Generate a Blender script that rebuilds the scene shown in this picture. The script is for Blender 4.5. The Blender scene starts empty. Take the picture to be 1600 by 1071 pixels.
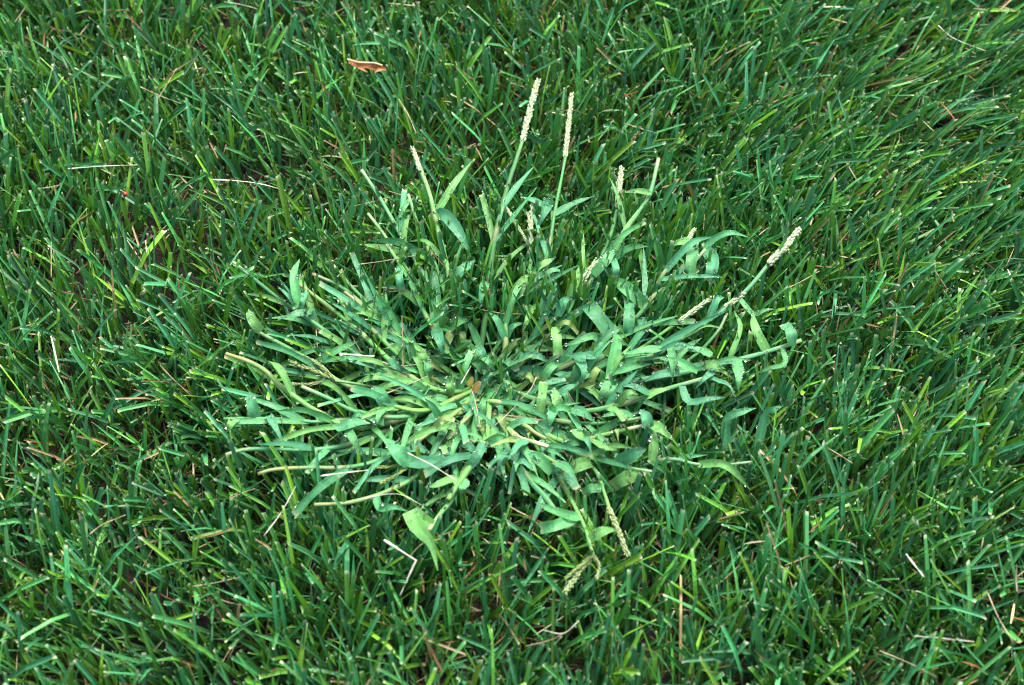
import bpy, math, random
import numpy as np
from mathutils import Vector

random.seed(7)
rng = np.random.default_rng(11)
R = math.radians
scene = bpy.context.scene
COL = scene.collection

# ------------------------------------------------------------------ camera
PITCH = R(51.0)            # looking down at the lawn from standing height
DIST = 1.22                # metres from lens to the middle of the picture
LENS = 66.0
F = 1600.0 / 36.0 * LENS   # focal length in photo pixels
CZ = 0.035                 # the picture centre lies at the height of the mown tips
CAM = Vector((0.0, -DIST * math.cos(PITCH), CZ + DIST * math.sin(PITCH)))
FWD = Vector((0.0, math.cos(PITCH), -math.sin(PITCH)))
UPV = Vector((0.0, math.sin(PITCH), math.cos(PITCH)))
cd = bpy.data.cameras.new('camera')
cam = bpy.data.objects.new('camera', cd)
COL.objects.link(cam)
cam.location = CAM
cam.rotation_euler = (R(90) - PITCH, 0, 0)
cd.lens = LENS
cd.sensor_width = 36.0
cd.clip_start = 0.02
cd.clip_end = 2000.0
cd.dof.use_dof = True
cd.dof.focus_distance = 1.25
cd.dof.aperture_fstop = 8.0
scene.camera = cam

# ------------------------------------------------------------------ light
SUN_EL, SUN_AZ = R(58), R(20)     # soft light from beyond and a little to the right
w = bpy.data.worlds.new('World')
scene.world = w
w.use_nodes = True
nt = w.node_tree
sky = nt.nodes.new('ShaderNodeTexSky')
sky.sky_type = 'NISHITA'
sky.sun_disc = False
sky.sun_elevation = SUN_EL
sky.sun_rotation = SUN_AZ
sky.air_density = 0.7
sky.dust_density = 4.0
sky.ozone_density = 0.6
bg = nt.nodes['Background']
bg.inputs['Strength'].default_value = 0.10
nt.links.new(sky.outputs[0], bg.inputs['Color'])
sd = bpy.data.lights.new('sun', 'SUN')
sd.energy = 1.5
sd.angle = R(42)
sd.color = (1.0, 0.97, 0.92)
sun = bpy.data.objects.new('sun', sd)
COL.objects.link(sun)
sun.rotation_euler = (R(90) - SUN_EL, 0, math.pi - SUN_AZ)
vs = scene.view_settings
vs.view_transform = 'Standard'
vs.look = 'None'
vs.gamma = 1.0
vs.use_curve_mapping = False
vs.exposure = 2.18
scene.cycles.max_bounces = 6
scene.cycles.diffuse_bounces = 2
scene.cycles.pixel_filter_type = 'BLACKMAN_HARRIS'
scene.cycles.filter_width = 1.15
scene.cycles.transparent_max_bounces = 4

# ------------------------------------------------------------------ helpers
def P(px, py, z):
    """photo pixel -> point of the scene at height z (metres)"""
    d = FWD + Vector((1, 0, 0)) * ((px - 800.0) / F) + UPV * ((535.5 - py) / F)
    t = (z - CAM.z) / d.z
    return CAM + d * t

def pxm(p):
    """metres covered by one photo pixel at point p"""
    return (p - CAM).dot(FWD) / F

def proj(x, y, z):
    dx, dy, dz = x - CAM.x, y - CAM.y, z - CAM.z
    dep = dy * FWD.y + dz * FWD.z
    return 800 + F * dx / dep, 535.5 - F * (dy * UPV.y + dz * UPV.z) / dep, dep

def wob(x, y, s, k):
    """smooth noise in about -1..1"""
    r = np.random.default_rng(k)
    v = 0
    for i in range(5):
        a, ph, f = r.uniform(0, 6.283), r.uniform(0, 6.283), s * r.uniform(0.6, 1.7)
        v = v + np.sin((x * math.cos(a) + y * math.sin(a)) * f + ph)
    return v / 2.6

def smooth(a, b, v):
    t = np.clip((v - a) / (b - a), 0, 1)
    return t * t * (3 - 2 * t)

def tag(o, label, cat, group=None, kind=None):
    if label: o['label'] = label
    if cat: o['category'] = cat
    if group: o['group'] = group
    if kind: o['kind'] = kind
    return o

def fast_mesh(name, co, faces, cols, bl, smooth_shade=False):
    """co Nx3, faces Mx4 or Mx3, cols Nx3, bl Nx3 (across, along, random)"""
    me = bpy.data.meshes.new(name)
    n, (m, k) = len(co), faces.shape
    me.vertices.add(n)
    me.vertices.foreach_set('co', np.ascontiguousarray(co, dtype=np.float32).ravel())
    me.loops.add(m * k)
    me.loops.foreach_set('vertex_index', np.ascontiguousarray(faces, dtype=np.int32).ravel())
    me.polygons.add(m)
    me.polygons.foreach_set('loop_start', np.arange(0, m * k, k, dtype=np.int32))
    me.polygons.foreach_set('loop_total', np.full(m, k, dtype=np.int32))
    me.polygons.foreach_set('use_smooth', np.full(m, smooth_shade))
    me.update(calc_edges=True)
    a = me.attributes.new('Col', 'FLOAT_COLOR', 'POINT')
    c4 = np.ones((n, 4), dtype=np.float32)
    c4[:, :3] = cols
    a.data.foreach_set('color', c4.ravel())
    b = me.attributes.new('bl', 'FLOAT_VECTOR', 'POINT')
    b.data.foreach_set('vector', np.ascontiguousarray(bl, dtype=np.float32).ravel())
    return me

def link(name, me, mat, parent=None, loc=None):
    o = bpy.data.objects.new(name, me)
    COL.objects.link(o)
    if mat and not me.materials: me.materials.append(mat)
    if loc is not None: o.location = loc
    if parent is not None: o.parent = parent
    return o

# ------------------------------------------------------------------ materials
def plant_mat(name, rough=0.42, trans=0.3, vein=26.0, vein_amt=0.12, spec=0.5, mottle=0.25, mscale=900.0, wet=0.0):
    m = bpy.data.materials.new(name)
    m.use_nodes = True
    t = m.node_tree
    N, L = t.nodes, t.links
    pb = N['Principled BSDF']
    out = N['Material Output']
    at = N.new('ShaderNodeAttribute'); at.attribute_name = 'Col'
    ab = N.new('ShaderNodeAttribute'); ab.attribute_name = 'bl'
    sep = N.new('ShaderNodeSeparateXYZ'); L.new(ab.outputs['Vector'], sep.inputs[0])
    # parallel veins along the blade
    mu = N.new('ShaderNodeMath'); mu.operation = 'MULTIPLY'; mu.inputs[1].default_value = vein
    L.new(sep.outputs[0], mu.inputs[0])
    si = N.new('ShaderNodeMath'); si.operation = 'SINE'; L.new(mu.outputs[0], si.inputs[0])
    # mottling in object space
    tc = N.new('ShaderNodeTexCoord')
    no = N.new('ShaderNodeTexNoise'); no.inputs['Scale'].default_value = mscale; no.inputs['Detail'].default_value = 3
    L.new(tc.outputs['Object'], no.inputs['Vector'])
    a1 = N.new('ShaderNodeMath'); a1.operation = 'MULTIPLY_ADD'
    a1.inputs[1].default_value = mottle * 2; a1.inputs[2].default_value = 1 - mottle
    L.new(no.outputs['Fac'], a1.inputs[0])
    a2 = N.new('ShaderNodeMath'); a2.operation = 'MULTIPLY_ADD'
    a2.inputs[1].default_value = vein_amt
    L.new(si.outputs[0], a2.inputs[0]); L.new(a1.outputs[0], a2.inputs[2])
    sc = N.new('ShaderNodeVectorMath'); sc.operation = 'SCALE'
    L.new(at.outputs['Color'], sc.inputs[0]); L.new(a2.outputs[0], sc.inputs['Scale'])
    L.new(sc.outputs[0], pb.inputs['Base Color'])
    pb.inputs['Roughness'].default_value = rough
    pb.inputs['Specular IOR Level'].default_value = spec
    if wet:
        # fine dew film: patches that are smoother and covered by a clear coat
        n2 = N.new('ShaderNodeTexNoise'); n2.inputs['Scale'].default_value = 700; n2.inputs['Detail'].default_value = 2
        L.new(tc.outputs['Object'], n2.inputs['Vector'])
        rp = N.new('ShaderNodeValToRGB')
        rp.color_ramp.elements[0].position = 0.50; rp.color_ramp.elements[1].position = 0.66
        L.new(n2.outputs['Fac'], rp.inputs[0])
        mw = N.new('ShaderNodeMath'); mw.operation = 'MULTIPLY'; mw.inputs[1].default_value = wet
        L.new(rp.outputs[0], mw.inputs[0]); L.new(mw.outputs[0], pb.inputs['Coat Weight'])
        n3 = N.new('ShaderNodeTexNoise'); n3.inputs['Scale'].default_value = 1500; n3.inputs['Detail'].default_value = 1
        L.new(tc.outputs['Object'], n3.inputs['Vector'])
        r3 = N.new('ShaderNodeValToRGB')
        r3.color_ramp.elements[0].position = 0.58; r3.color_ramp.elements[1].position = 0.72
        L.new(n3.outputs['Fac'], r3.inputs[0])
        m3 = N.new('ShaderNodeMath'); m3.operation = 'MULTIPLY'; L.new(r3.outputs[0], m3.inputs[0]); L.new(mw.outputs[0], m3.inputs[1])
        mc = N.new('ShaderNodeMix'); mc.data_type = 'RGBA'; mc.inputs['B'].default_value = (.20, .38, .27, 1)
        L.new(m3.outputs[0], mc.inputs['Factor']); L.new(sc.outputs[0], mc.inputs['A']); L.new(mc.outputs['Result'], pb.inputs['Base Color'])
        pb.inputs['Coat Roughness'].default_value = 0.15
        pb.inputs['Coat IOR'].default_value = 1.33
        pb.inputs['Sheen Weight'].default_value = 0.08
        pb.inputs['Sheen Roughness'].default_value = 0.5
    bp = N.new('ShaderNodeBump'); bp.inputs['Strength'].default_value = 0.35; bp.inputs['Distance'].default_value = 0.0003
    L.new(a2.outputs[0], bp.inputs['Height']); L.new(bp.outputs[0], pb.inputs['Normal'])
    if trans:
        tr = N.new('ShaderNodeBsdfTranslucent')
        hs = N.new('ShaderNodeVectorMath'); hs.operation = 'MULTIPLY'
        hs.inputs[1].default_value = (1.5, 1.25, 0.45)
        L.new(sc.outputs[0], hs.inputs[0]); L.new(hs.outputs[0], tr.inputs['Color'])
        mx = N.new('ShaderNodeMixShader'); mx.inputs[0].default_value = trans
        L.new(pb.outputs[0], mx.inputs[1]); L.new(tr.outputs[0], mx.inputs[2])
        L.new(mx.outputs[0], out.inputs['Surface'])
    return m

M_GRASS = plant_mat('grass_blade', rough=0.44, trans=0.11, vein=20, vein_amt=0.10, spec=0.4, mottle=0.22)
M_THATCH = plant_mat('dry_thatch', rough=0.75, trans=0.12, vein=14, vein_amt=0.12, spec=0.25, mottle=0.35)
M_LEAF = plant_mat('crabgrass_leaf', rough=0.55, trans=0.16, vein=40, vein_amt=0.15, spec=0.25, mottle=0.34, mscale=500, wet=0.55)
M_STEM = plant_mat('crabgrass_stem', rough=0.5, trans=0.12, vein=38, vein_amt=0.12, spec=0.28, mottle=0.22, mscale=420, wet=0.25)
M_SEED = plant_mat('seed_spike', rough=0.7, trans=0.15, vein=10, vein_amt=0.08, spec=0.3, mottle=0.3, mscale=1500)

def soil_mat():
    m = bpy.data.materials.new('soil')
    m.use_nodes = True
    t = m.node_tree; N, L = t.nodes, t.links
    pb = N['Principled BSDF']; pb.inputs['Roughness'].default_value = 0.95
    tc = N.new('ShaderNodeTexCoord')
    n1 = N.new('ShaderNodeTexNoise'); n1.inputs['Scale'].default_value = 160; n1.inputs['Detail'].default_value = 8
    L.new(tc.outputs['Object'], n1.inputs['Vector'])
    r = N.new('ShaderNodeValToRGB')
    r.color_ramp.elements[0].position = 0.35; r.color_ramp.elements[0].color = (0.004, 0.003, 0.002, 1)
    r.color_ramp.elements[1].position = 0.72; r.color_ramp.elements[1].color = (0.026, 0.017, 0.009, 1)
    L.new(n1.outputs['Fac'], r.inputs[0])
    # grass too far away to tell the blades apart
    n2 = N.new('ShaderNodeTexNoise'); n2.inputs['Scale'].default_value = 45; n2.inputs['Detail'].default_value = 6
    L.new(tc.outputs['Object'], n2.inputs['Vector'])
    r2 = N.new('ShaderNodeValToRGB')
    r2.color_ramp.elements[0].color = (0.012, 0.045, 0.012, 1); r2.color_ramp.elements[1].color = (0.045, 0.13, 0.035, 1)
    L.new(n2.outputs['Fac'], r2.inputs[0])
    ln = N.new('ShaderNodeVectorMath'); ln.operation = 'LENGTH'; L.new(tc.outputs['Object'], ln.inputs[0])
    mr = N.new('ShaderNodeMapRange'); mr.inputs[1].default_value = 3.3; mr.inputs[2].default_value = 3.7
    L.new(ln.outputs['Value'], mr.inputs[0])
    mx = N.new('ShaderNodeMix'); mx.data_type = 'RGBA'
    L.new(mr.outputs[0], mx.inputs['Factor']); L.new(r.outputs[0], mx.inputs['A']); L.new(r2.outputs[0], mx.inputs['B'])
    L.new(mx.outputs['Result'], pb.inputs['Base Color'])
    bp = N.new('ShaderNodeBump'); bp.inputs['Strength'].default_value = 0.9; bp.inputs['Distance'].default_value = 0.004
    L.new(n1.outputs['Fac'], bp.inputs['Height']); L.new(bp.outputs[0], pb.inputs['Normal'])
    return m

# ------------------------------------------------------------------ ground
def ground():
    h = 400.0
    xs = np.concatenate([[-h, -40, -4], np.linspace(-0.8, 0.8, 65), [4, 40, h]])
    X, Y = np.meshgrid(xs, xs, indexing='ij')
    near = smooth(0.85, 0.5, np.maximum(abs(X), abs(Y)))
    Z = near * (0.004 * wob(X, Y, 40, 3) + 0.002 * wob(X, Y, 140, 4)) - 0.004
    n = len(xs)
    co = np.stack([X.ravel(), Y.ravel(), Z.ravel()], 1)
    i = np.arange((n - 1) * (n - 1)); a, b = i // (n - 1), i % (n - 1)
    f = np.stack([a * n + b, (a + 1) * n + b, (a + 1) * n + b + 1, a * n + b + 1], 1)
    me = fast_mesh('ground', co, f, np.full((len(co), 3), .05), np.zeros((len(co), 3)), True)
    o = link('ground', me, soil_mat())
    o['kind'] = 'structure'
ground()

# ------------------------------------------------------------------ lawn
CROWN_PX = (752, 612)
CROWN = P(*CROWN_PX, 0.012)
ROWS = np.array([0.0, 0.34, 0.66, 0.955, 1.0])

def blades(x, y, L, w, psi, th, kap, roll, twist, tipw, col, tipc, basec, fold=0.32, skew=None):
    """many strap-shaped blades at once -> co (n,rows,3,3), colours, bl"""
    n = len(x)
    K = len(ROWS)
    s = ROWS[None, :]
    ang = th[:, None] + kap[:, None] * s
    mid = (ang[:, 1:] + ang[:, :-1]) / 2
    ds = np.diff(ROWS)[None, :] * L[:, None]
    hx = np.concatenate([np.zeros((n, 1)), np.cumsum(np.sin(mid) * ds, 1)], 1)
    hz = np.concatenate([np.zeros((n, 1)), np.cumsum(np.cos(mid) * ds, 1)], 1)
    cp, sp = np.cos(psi)[:, None], np.sin(psi)[:, None]
    c = np.stack([x[:, None] + hx * cp, y[:, None] + hx * sp, hz], 2)
    b = np.stack([-sp + 0 * s, cp + 0 * s, 0 * s + 0 * cp], 2)
    nn = np.stack([-np.cos(ang) * cp, -np.cos(ang) * sp, np.sin(ang)], 2)
    ro = (roll[:, None] + twist[:, None] * s)[..., None]
    wd = np.cos(ro) * b + np.sin(ro) * nn
    nd = -np.sin(ro) * b + np.cos(ro) * nn
    prof = np.stack([0.62 + 0 * tipw, 0.95 + 0 * tipw, 1 + 0 * tipw, tipw * .97 + .03, tipw * 0.92], 1)
    hw = (w[:, None] * 0.5 * prof)[..., None]
    co = np.empty((n, K, 3, 3))
    co[:, :, 0] = c - wd * hw + nd * hw * fold
    co[:, :, 1] = c - nd * hw * fold * .5
    co[:, :, 2] = c + wd * hw + nd * hw * fold
    if skew is not None:      # the mower leaves a slanting cut
        t = np.stack([np.sin(ang[:, -1]) * cp[:, 0], np.sin(ang[:, -1]) * sp[:, 0], np.cos(ang[:, -1])], 1)
        co[:, -1, 0] += t * (skew * w)[:, None]
        co[:, -1, 2] -= t * (skew * w)[:, None]
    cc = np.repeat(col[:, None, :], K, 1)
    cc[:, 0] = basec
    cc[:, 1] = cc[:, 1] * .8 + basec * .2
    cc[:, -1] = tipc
    cc = np.repeat(cc[:, :, None, :], 3, 2)
    cc[:, :-1, 1] *= 1.18      # the pale midrib
    bl = np.empty((n, K, 3, 3))
    bl[..., 0] = np.array([-1, 0, 1])[None, None, :]
    bl[..., 1] = ROWS[None, :, None]
    bl[..., 2] = rng.random(n)[:, None, None]
    return co, cc, bl

_K = len(ROWS)
FACES1 = np.array([[r * 3 + c, r * 3 + c + 1, (r + 1) * 3 + c + 1, (r + 1) * 3 + c] for r in range(_K - 1) for c in range(2)])

def blade_mesh(name, co, cc, bl):
    n = len(co)
    f = (FACES1[None] + (np.arange(n) * _K * 3)[:, None, None]).reshape(-1, 4)
    return fast_mesh(name, co.reshape(-1, 3), f, cc.reshape(-1, 3), bl.reshape(-1, 3))

HUES = 1.09 * np.array([[0.029, 0.142, 0.050], [0.035, 0.155, 0.036], [0.050, 0.165, 0.018], [0.082, 0.195, 0.013], [0.020, 0.090, 0.028]])

def lawn_params(x0, x1, y0, y1, per_m2, plant):
    nt_ = int((x1 - x0) * (y1 - y0) * per_m2)
    tx, ty = rng.uniform(x0, x1, nt_), rng.uniform(y0, y1, nt_)
    if plant:
        # thinner patches where the thatch shows; few shoots survive under the crabgrass
        dens = 0.80 + 0.22 * wob(tx, ty, 26, 5) + 0.18 * smooth(-.1, .25, tx)
        dx, dy = (tx - CROWN.x), (ty - CROWN.y)
        r = np.hypot(dx, dy)
        far = smooth(-0.02, 0.04, dy)
        inner = smooth(0.02, 0.13 - 0.075 * far, r)
        dens *= 0.42 + 0.58 * inner
        k = rng.random(nt_) < dens
        tx, ty, r, far = tx[k], ty[k], r[k], far[k]
    else:
        r, far = np.full(nt_, 9.), np.zeros(nt_)
    n_t = len(tx)
    # nap: the mower laid the far right over to the right
    nap = smooth(0.06, 0.30, tx) * smooth(-0.16, 0.16, ty) if plant else np.zeros(n_t)
    lx = R(8) * tx / 0.3 * (1 if plant else 0) + nap * R(26) + R(9) * wob(tx, ty, 22, 8)
    ly = R(7) + R(8) * wob(tx, ty, 22, 9) - nap * R(2)
    lx = lx + rng.normal(0, 1, n_t) * R(10) * (1 + .5 * nap)
    ly = ly + rng.normal(0, R(11), n_t)
    m = 3
    X = np.repeat(tx, m) + rng.normal(0, .0022, n_t * m)
    Y = np.repeat(ty, m) + rng.normal(0, .0022, n_t * m)
    rr, ff = np.repeat(r, m), np.repeat(far, m)
    N = n_t * m
    ax = np.repeat(lx, m) + rng.normal(0, R(14), N)
    ay = np.repeat(ly, m) + rng.normal(0, R(14), N)
    psi = np.arctan2(ay, ax)
    th = np.clip(np.hypot(ax, ay), 0, R(78)) * 0.8
    kap = np.abs(rng.normal(R(16), R(24), N)) * np.where(rng.random(N) < .12, 2.6, 1)
    Ln = rng.lognormal(math.log(.056), .33, N)
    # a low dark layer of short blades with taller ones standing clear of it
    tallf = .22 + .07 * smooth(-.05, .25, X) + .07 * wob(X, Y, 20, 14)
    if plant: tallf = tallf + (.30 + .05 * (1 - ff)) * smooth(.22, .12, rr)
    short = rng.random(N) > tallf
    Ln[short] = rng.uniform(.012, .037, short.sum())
    mow = 0.044 + rng.normal(0, .0055, N) + .003 * wob(X, Y, 18, 12)
    mow = mow + (0.012 * ff * smooth(.24, .10, rr) if plant else 0)
    cmid = np.clip(np.cos(th + kap * .5), .22, 1)
    Lc = np.minimum(Ln, mow / cmid)
    cut = (Ln > mow / cmid) | (rng.random(N) < .55)
    if plant:
        Lc *= 0.78 + .22 * smooth(.05, .15, rr + .07 * ff)
    Lc = np.minimum(Lc, .066)
    wd = np.clip(rng.normal(.0026, .0006, N), .0011, .0042)
    thin = rng.random(N) < .15
    wd[thin] *= .5
    roll = rng.normal(0, R(32), N)
    tw = rng.normal(0, R(45), N)
    tipw = np.where(cut, rng.uniform(.72, .95, N), rng.uniform(.05, .2, N))
    hid = np.repeat(rng.choice(5, n_t, p=[.36, .27, .19, .08, .10]), m)
    sw = rng.random(N) < .35
    hid[sw] = rng.choice(5, sw.sum(), p=[.36, .25, .18, .11, .10])
    lowl = short & (rng.random(N) < .5)         # yellower green of the shaded low layer put into the blade colour
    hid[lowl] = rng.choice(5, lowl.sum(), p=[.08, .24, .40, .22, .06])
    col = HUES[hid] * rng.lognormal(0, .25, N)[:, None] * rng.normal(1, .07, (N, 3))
    col[~short] *= 1.28                         # tall blades painted lighter, as if their tops caught more light
    dead = rng.random(N) < .02
    col[dead] = np.array([.24, .18, .08]) * rng.lognormal(0, .3, dead.sum())[:, None]
    wd[dead] *= .6
    half = rng.random(N) < .07
    tip = np.where(cut[:, None], np.array([.40, .46, .27]) * rng.uniform(.45, 1.4, (N, 1)), col * 1.1)
    tip[half] = np.array([.40, .30, .15])
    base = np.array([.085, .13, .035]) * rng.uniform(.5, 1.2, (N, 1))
    base[dead] = col[dead]
    skew = rng.normal(0, .22, N)
    return X, Y, Lc, wd, psi, th, kap, roll, tw, tipw, col, tip, base, skew

def lawn():
    H = 0.6
    X, Y, L, w_, psi, th, kap, roll, tw, tipw, col, tip, base, skew = lawn_params(-H, H, -H, H, 27500, True)
    # long upright lawn blades that the mower missed behind the crabgrass crown
    ne = 330
    e = [P(a, b, 0) for a, b in zip(rng.uniform(670, 1110, ne), rng.uniform(395, 575, ne) ** 1.0)]
    ex, ey = np.array([p.x for p in e]), np.array([p.y for p in e])
    ecol = HUES[rng.choice(5, ne, p=[.34, .30, .22, .12, .02])] * rng.lognormal(.28, .16, ne)[:, None]
    ext = (ex, ey, rng.uniform(.046, .064, ne), rng.uniform(.0020, .0034, ne), rng.uniform(0, 6.283, ne), np.abs(rng.normal(R(7), R(8), ne)),
           np.abs(rng.normal(R(10), R(12), ne)), rng.normal(0, R(32), ne), rng.normal(0, R(40), ne), np.where(rng.random(ne) < .7, .8, .12),
           ecol, np.tile([.28, .36, .20], (ne, 1)), np.tile([.085, .13, .035], (ne, 1)), rng.normal(0, .2, ne))
    ext[4][:] = np.arctan2(np.abs(rng.normal(.6, .5, ne)), (ex - CROWN.x) * 8 + rng.normal(0, .6, ne))
    X, Y, L, w_, psi, th, kap, roll, tw, tipw, col, tip, base, skew = [np.concatenate([a, b]) for a, b in
        zip((X, Y, L, w_, psi, th, kap, roll, tw, tipw, col, tip, base, skew), ext)]
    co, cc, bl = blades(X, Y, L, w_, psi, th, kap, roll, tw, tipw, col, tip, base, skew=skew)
    # the blades that show largest become pieces of their own
    q0 = proj(*co[:, 1, 1].T); q1 = proj(*co[:, -1, 1].T)
    inside = (q1[0] > 10) & (q1[0] < 1590) & (q1[1] > 10) & (q1[1] < 1060)
    size = np.hypot(q1[0] - q0[0], q1[1] - q0[1]) * (w_ / q1[2]) * np.abs(np.cos(roll)) * inside * (co[:, -1, 1, 2] > .034)
    big = np.argsort(-size)[:300]
    keep = np.ones(len(X), bool); keep[big] = False
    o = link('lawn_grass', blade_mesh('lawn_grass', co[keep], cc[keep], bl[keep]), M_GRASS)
    tag(o, 'dense mown green lawn grass with pale cut tips around the crabgrass', 'grass', kind='stuff')
    for i in big:
        b0 = Vector((X[i], Y[i], 0))
        c1 = co[i:i + 1] - np.array(b0)
        link('grass_blade', blade_mesh('grass_blade', c1, cc[i:i + 1], bl[i:i + 1]), M_GRASS, o, b0)
    return o
LAWN = lawn()

def outer_lawn():
    """lawn going on outside the picture: one patch repeated by geometry nodes round the middle"""
    H = 0.3
    p = lawn_params(-H, H, -H, H, 18000, False)
    co, cc, bl = blades(*p[:13], skew=p[13])
    o = link('surrounding_lawn_grass', blade_mesh('surrounding_lawn_grass', co, cc, bl), M_GRASS)
    tag(o, 'mown green lawn stretching away outside the patch with the crabgrass', 'grass', kind='stuff')
    g = bpy.data.node_groups.new('spread_patch', 'GeometryNodeTree')
    g.interface.new_socket('Geometry', in_out='INPUT', socket_type='NodeSocketGeometry')
    g.interface.new_socket('Geometry', in_out='OUTPUT', socket_type='NodeSocketGeometry')
    N, L = g.nodes, g.links
    gi, go = N.new('NodeGroupInput'), N.new('NodeGroupOutput')
    gr = N.new('GeometryNodeMeshGrid')
    gr.inputs['Size X'].default_value = gr.inputs['Size Y'].default_value = 0.6 * 11
    gr.inputs['Vertices X'].default_value = gr.inputs['Vertices Y'].default_value = 12
    ps = N.new('GeometryNodeInputPosition')
    sx = N.new('ShaderNodeSeparateXYZ'); L.new(ps.outputs[0], sx.inputs[0])
    ax = N.new('ShaderNodeMath'); ax.operation = 'ABSOLUTE'; L.new(sx.outputs[0], ax.inputs[0])
    ay = N.new('ShaderNodeMath'); ay.operation = 'ABSOLUTE'; L.new(sx.outputs[1], ay.inputs[0])
    mx = N.new('ShaderNodeMath'); mx.operation = 'MAXIMUM'; L.new(ax.outputs[0], mx.inputs[0]); L.new(ay.outputs[0], mx.inputs[1])
    cp = N.new('ShaderNodeMath'); cp.operation = 'GREATER_THAN'; cp.inputs[1].default_value = 0.45; L.new(mx.outputs[0], cp.inputs[0])
    ri = N.new('FunctionNodeRandomValue'); ri.data_type = 'INT'
    ri.inputs['Min'].default_value = 0 if False else ri.inputs['Min'].default_value
    for s_ in ri.inputs:
        if s_.name == 'Min' and s_.type == 'INT': s_.default_value = 0
        if s_.name == 'Max' and s_.type == 'INT': s_.default_value = 3
    ro_out = [s_ for s_ in ri.outputs if s_.type == 'INT'][0]
    mu = N.new('ShaderNodeMath'); mu.operation = 'MULTIPLY'; mu.inputs[1].default_value = math.pi / 2; L.new(ro_out, mu.inputs[0])
    cv = N.new('ShaderNodeCombineXYZ'); L.new(mu.outputs[0], cv.inputs[2])
    ip = N.new('GeometryNodeInstanceOnPoints')
    L.new(gr.outputs['Mesh'], ip.inputs['Points']); L.new(gi.outputs[0], ip.inputs['Instance'])
    L.new(cp.outputs[0], ip.inputs['Selection']); L.new(cv.outputs[0], ip.inputs['Rotation'])
    L.new(ip.outputs[0], go.inputs[0])
    md = o.modifiers.new('spread', 'NODES'); md.node_group = g
outer_lawn()

def thatch():
    """dry clippings and dead leaf bases lying between the shoots"""
    H = 0.6
    n = 26000
    x, y = rng.uniform(-H, H, n), rng.uniform(-H, H, n)
    k = rng.random(n) < (0.55 - .35 * wob(x, y, 26, 5))
    x, y = x[k], y[k]; n = len(x)
    L = rng.lognormal(math.log(.013), .45, n)
    w_ = rng.uniform(.0006, .0015, n)
    psi = rng.uniform(0, 6.283, n)
    th = R(90) - np.abs(rng.normal(0, R(16), n))
    kap = rng.normal(0, R(22), n)
    pal = np.array([[.36, .27, .14], [.22, .13, .055], [.13, .065, .025], [.28, .10, .03], [.45, .38, .24], [.05, .07, .02]])
    hid = rng.choice(6, n, p=[.30, .24, .18, .03, .13, .12])
    col = pal[hid] * .55 * rng.lognormal(0, .25, n)[:, None]
    co, cc, bl = blades(x, y, L, w_, psi, th, kap, rng.normal(0, R(40), n), rng.normal(0, R(50), n), rng.uniform(.2, .9, n), col, col * 1.1, col * .9)
    z0 = np.abs(rng.normal(.004, .007, n))
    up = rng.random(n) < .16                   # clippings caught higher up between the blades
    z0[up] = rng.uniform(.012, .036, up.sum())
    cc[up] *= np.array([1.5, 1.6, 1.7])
    co[..., 2] += z0[:, None, None]
    co[..., 2] = np.maximum(co[..., 2], .0005)
    o = link('dry_thatch', blade_mesh('dry_thatch', co, cc, bl), M_THATCH)
    tag(o, 'brown and tan dry thatch lying on the soil between the grass blades', 'thatch', kind='stuff')
thatch()

# ------------------------------------------------------------------ curves, tubes and ribbons
def spline(pts, n):
    """Catmull-Rom through pts, n+1 samples evenly spread"""
    p = [Vector(q) for q in pts]
    if len(p) == 2:
        p = [p[0], (p[0] + p[1]) / 2, p[1]]
    e = [p[0] * 2 - p[1]] + p + [p[-1] * 2 - p[-2]]
    raw = []
    for i in range(1, len(e) - 2):
        for j in range(12):
            t = j / 12
            a, b, c, d = e[i - 1], e[i], e[i + 1], e[i + 2]
            raw.append(0.5 * ((2 * b) + (c - a) * t + (2 * a - 5 * b + 4 * c - d) * t * t + (3 * b - a - 3 * c + d) * t ** 3))
    raw.append(p[-1])
    cum = [0]
    for i in range(1, len(raw)): cum.append(cum[-1] + (raw[i] - raw[i - 1]).length)
    out, k = [], 0
    for i in range(n + 1):
        s = cum[-1] * i / n
        while k < len(cum) - 2 and cum[k + 1] < s: k += 1
        f = (s - cum[k]) / max(1e-9, cum[k + 1] - cum[k])
        out.append(raw[k].lerp(raw[k + 1], min(1, max(0, f))))
    return out

def tangents(c):
    t = []
    for i in range(len(c)):
        t.append((c[min(i + 1, len(c) - 1)] - c[max(i - 1, 0)]).normalized())
    return t

def tube_mesh(name, c, rad, cols, sides=8, flat=0.8, cap=True):
    """rad, cols per ring; flat squashes the section a little, as in a flattened sheath"""
    T = tangents(c)
    co, cc, bl, f = [], [], [], []
    for i, p in enumerate(c):
        side = T[i].cross(Vector((0, 0, 1)))
        if side.length < 1e-4: side = Vector((1, 0, 0))
        side.normalize()
        up = side.cross(T[i]).normalized()
        for k in range(sides):
            a = 6.28318 * k / sides
            co.append(p + side * math.cos(a) * rad[i] + up * math.sin(a) * rad[i] * flat)
            cc.append(cols[i]); bl.append((k / sides, i / (len(c) - 1), 0.5))
    n = len(c)
    for i in range(n - 1):
        for k in range(sides):
            k2 = (k + 1) % sides
            f.append((i * sides + k, i * sides + k2, (i + 1) * sides + k2, (i + 1) * sides + k))
    if cap:
        for i in (0, n - 1):
            co.append(c[i] + T[i] * (rad[i] * (.25 if i else -.25))); cc.append(cols[i]); bl.append((0, 0, .5))
            ci = len(co) - 1
            for k in range(0, sides, 2):
                q = (i * sides + k, i * sides + (k + 1) % sides, i * sides + (k + 2) % sides, ci)
                f.append(q if i else q[::-1])
    return fast_mesh(name, np.array([tuple(v) for v in co]), np.array(f), np.array(cc), np.array(bl), True)

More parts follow.
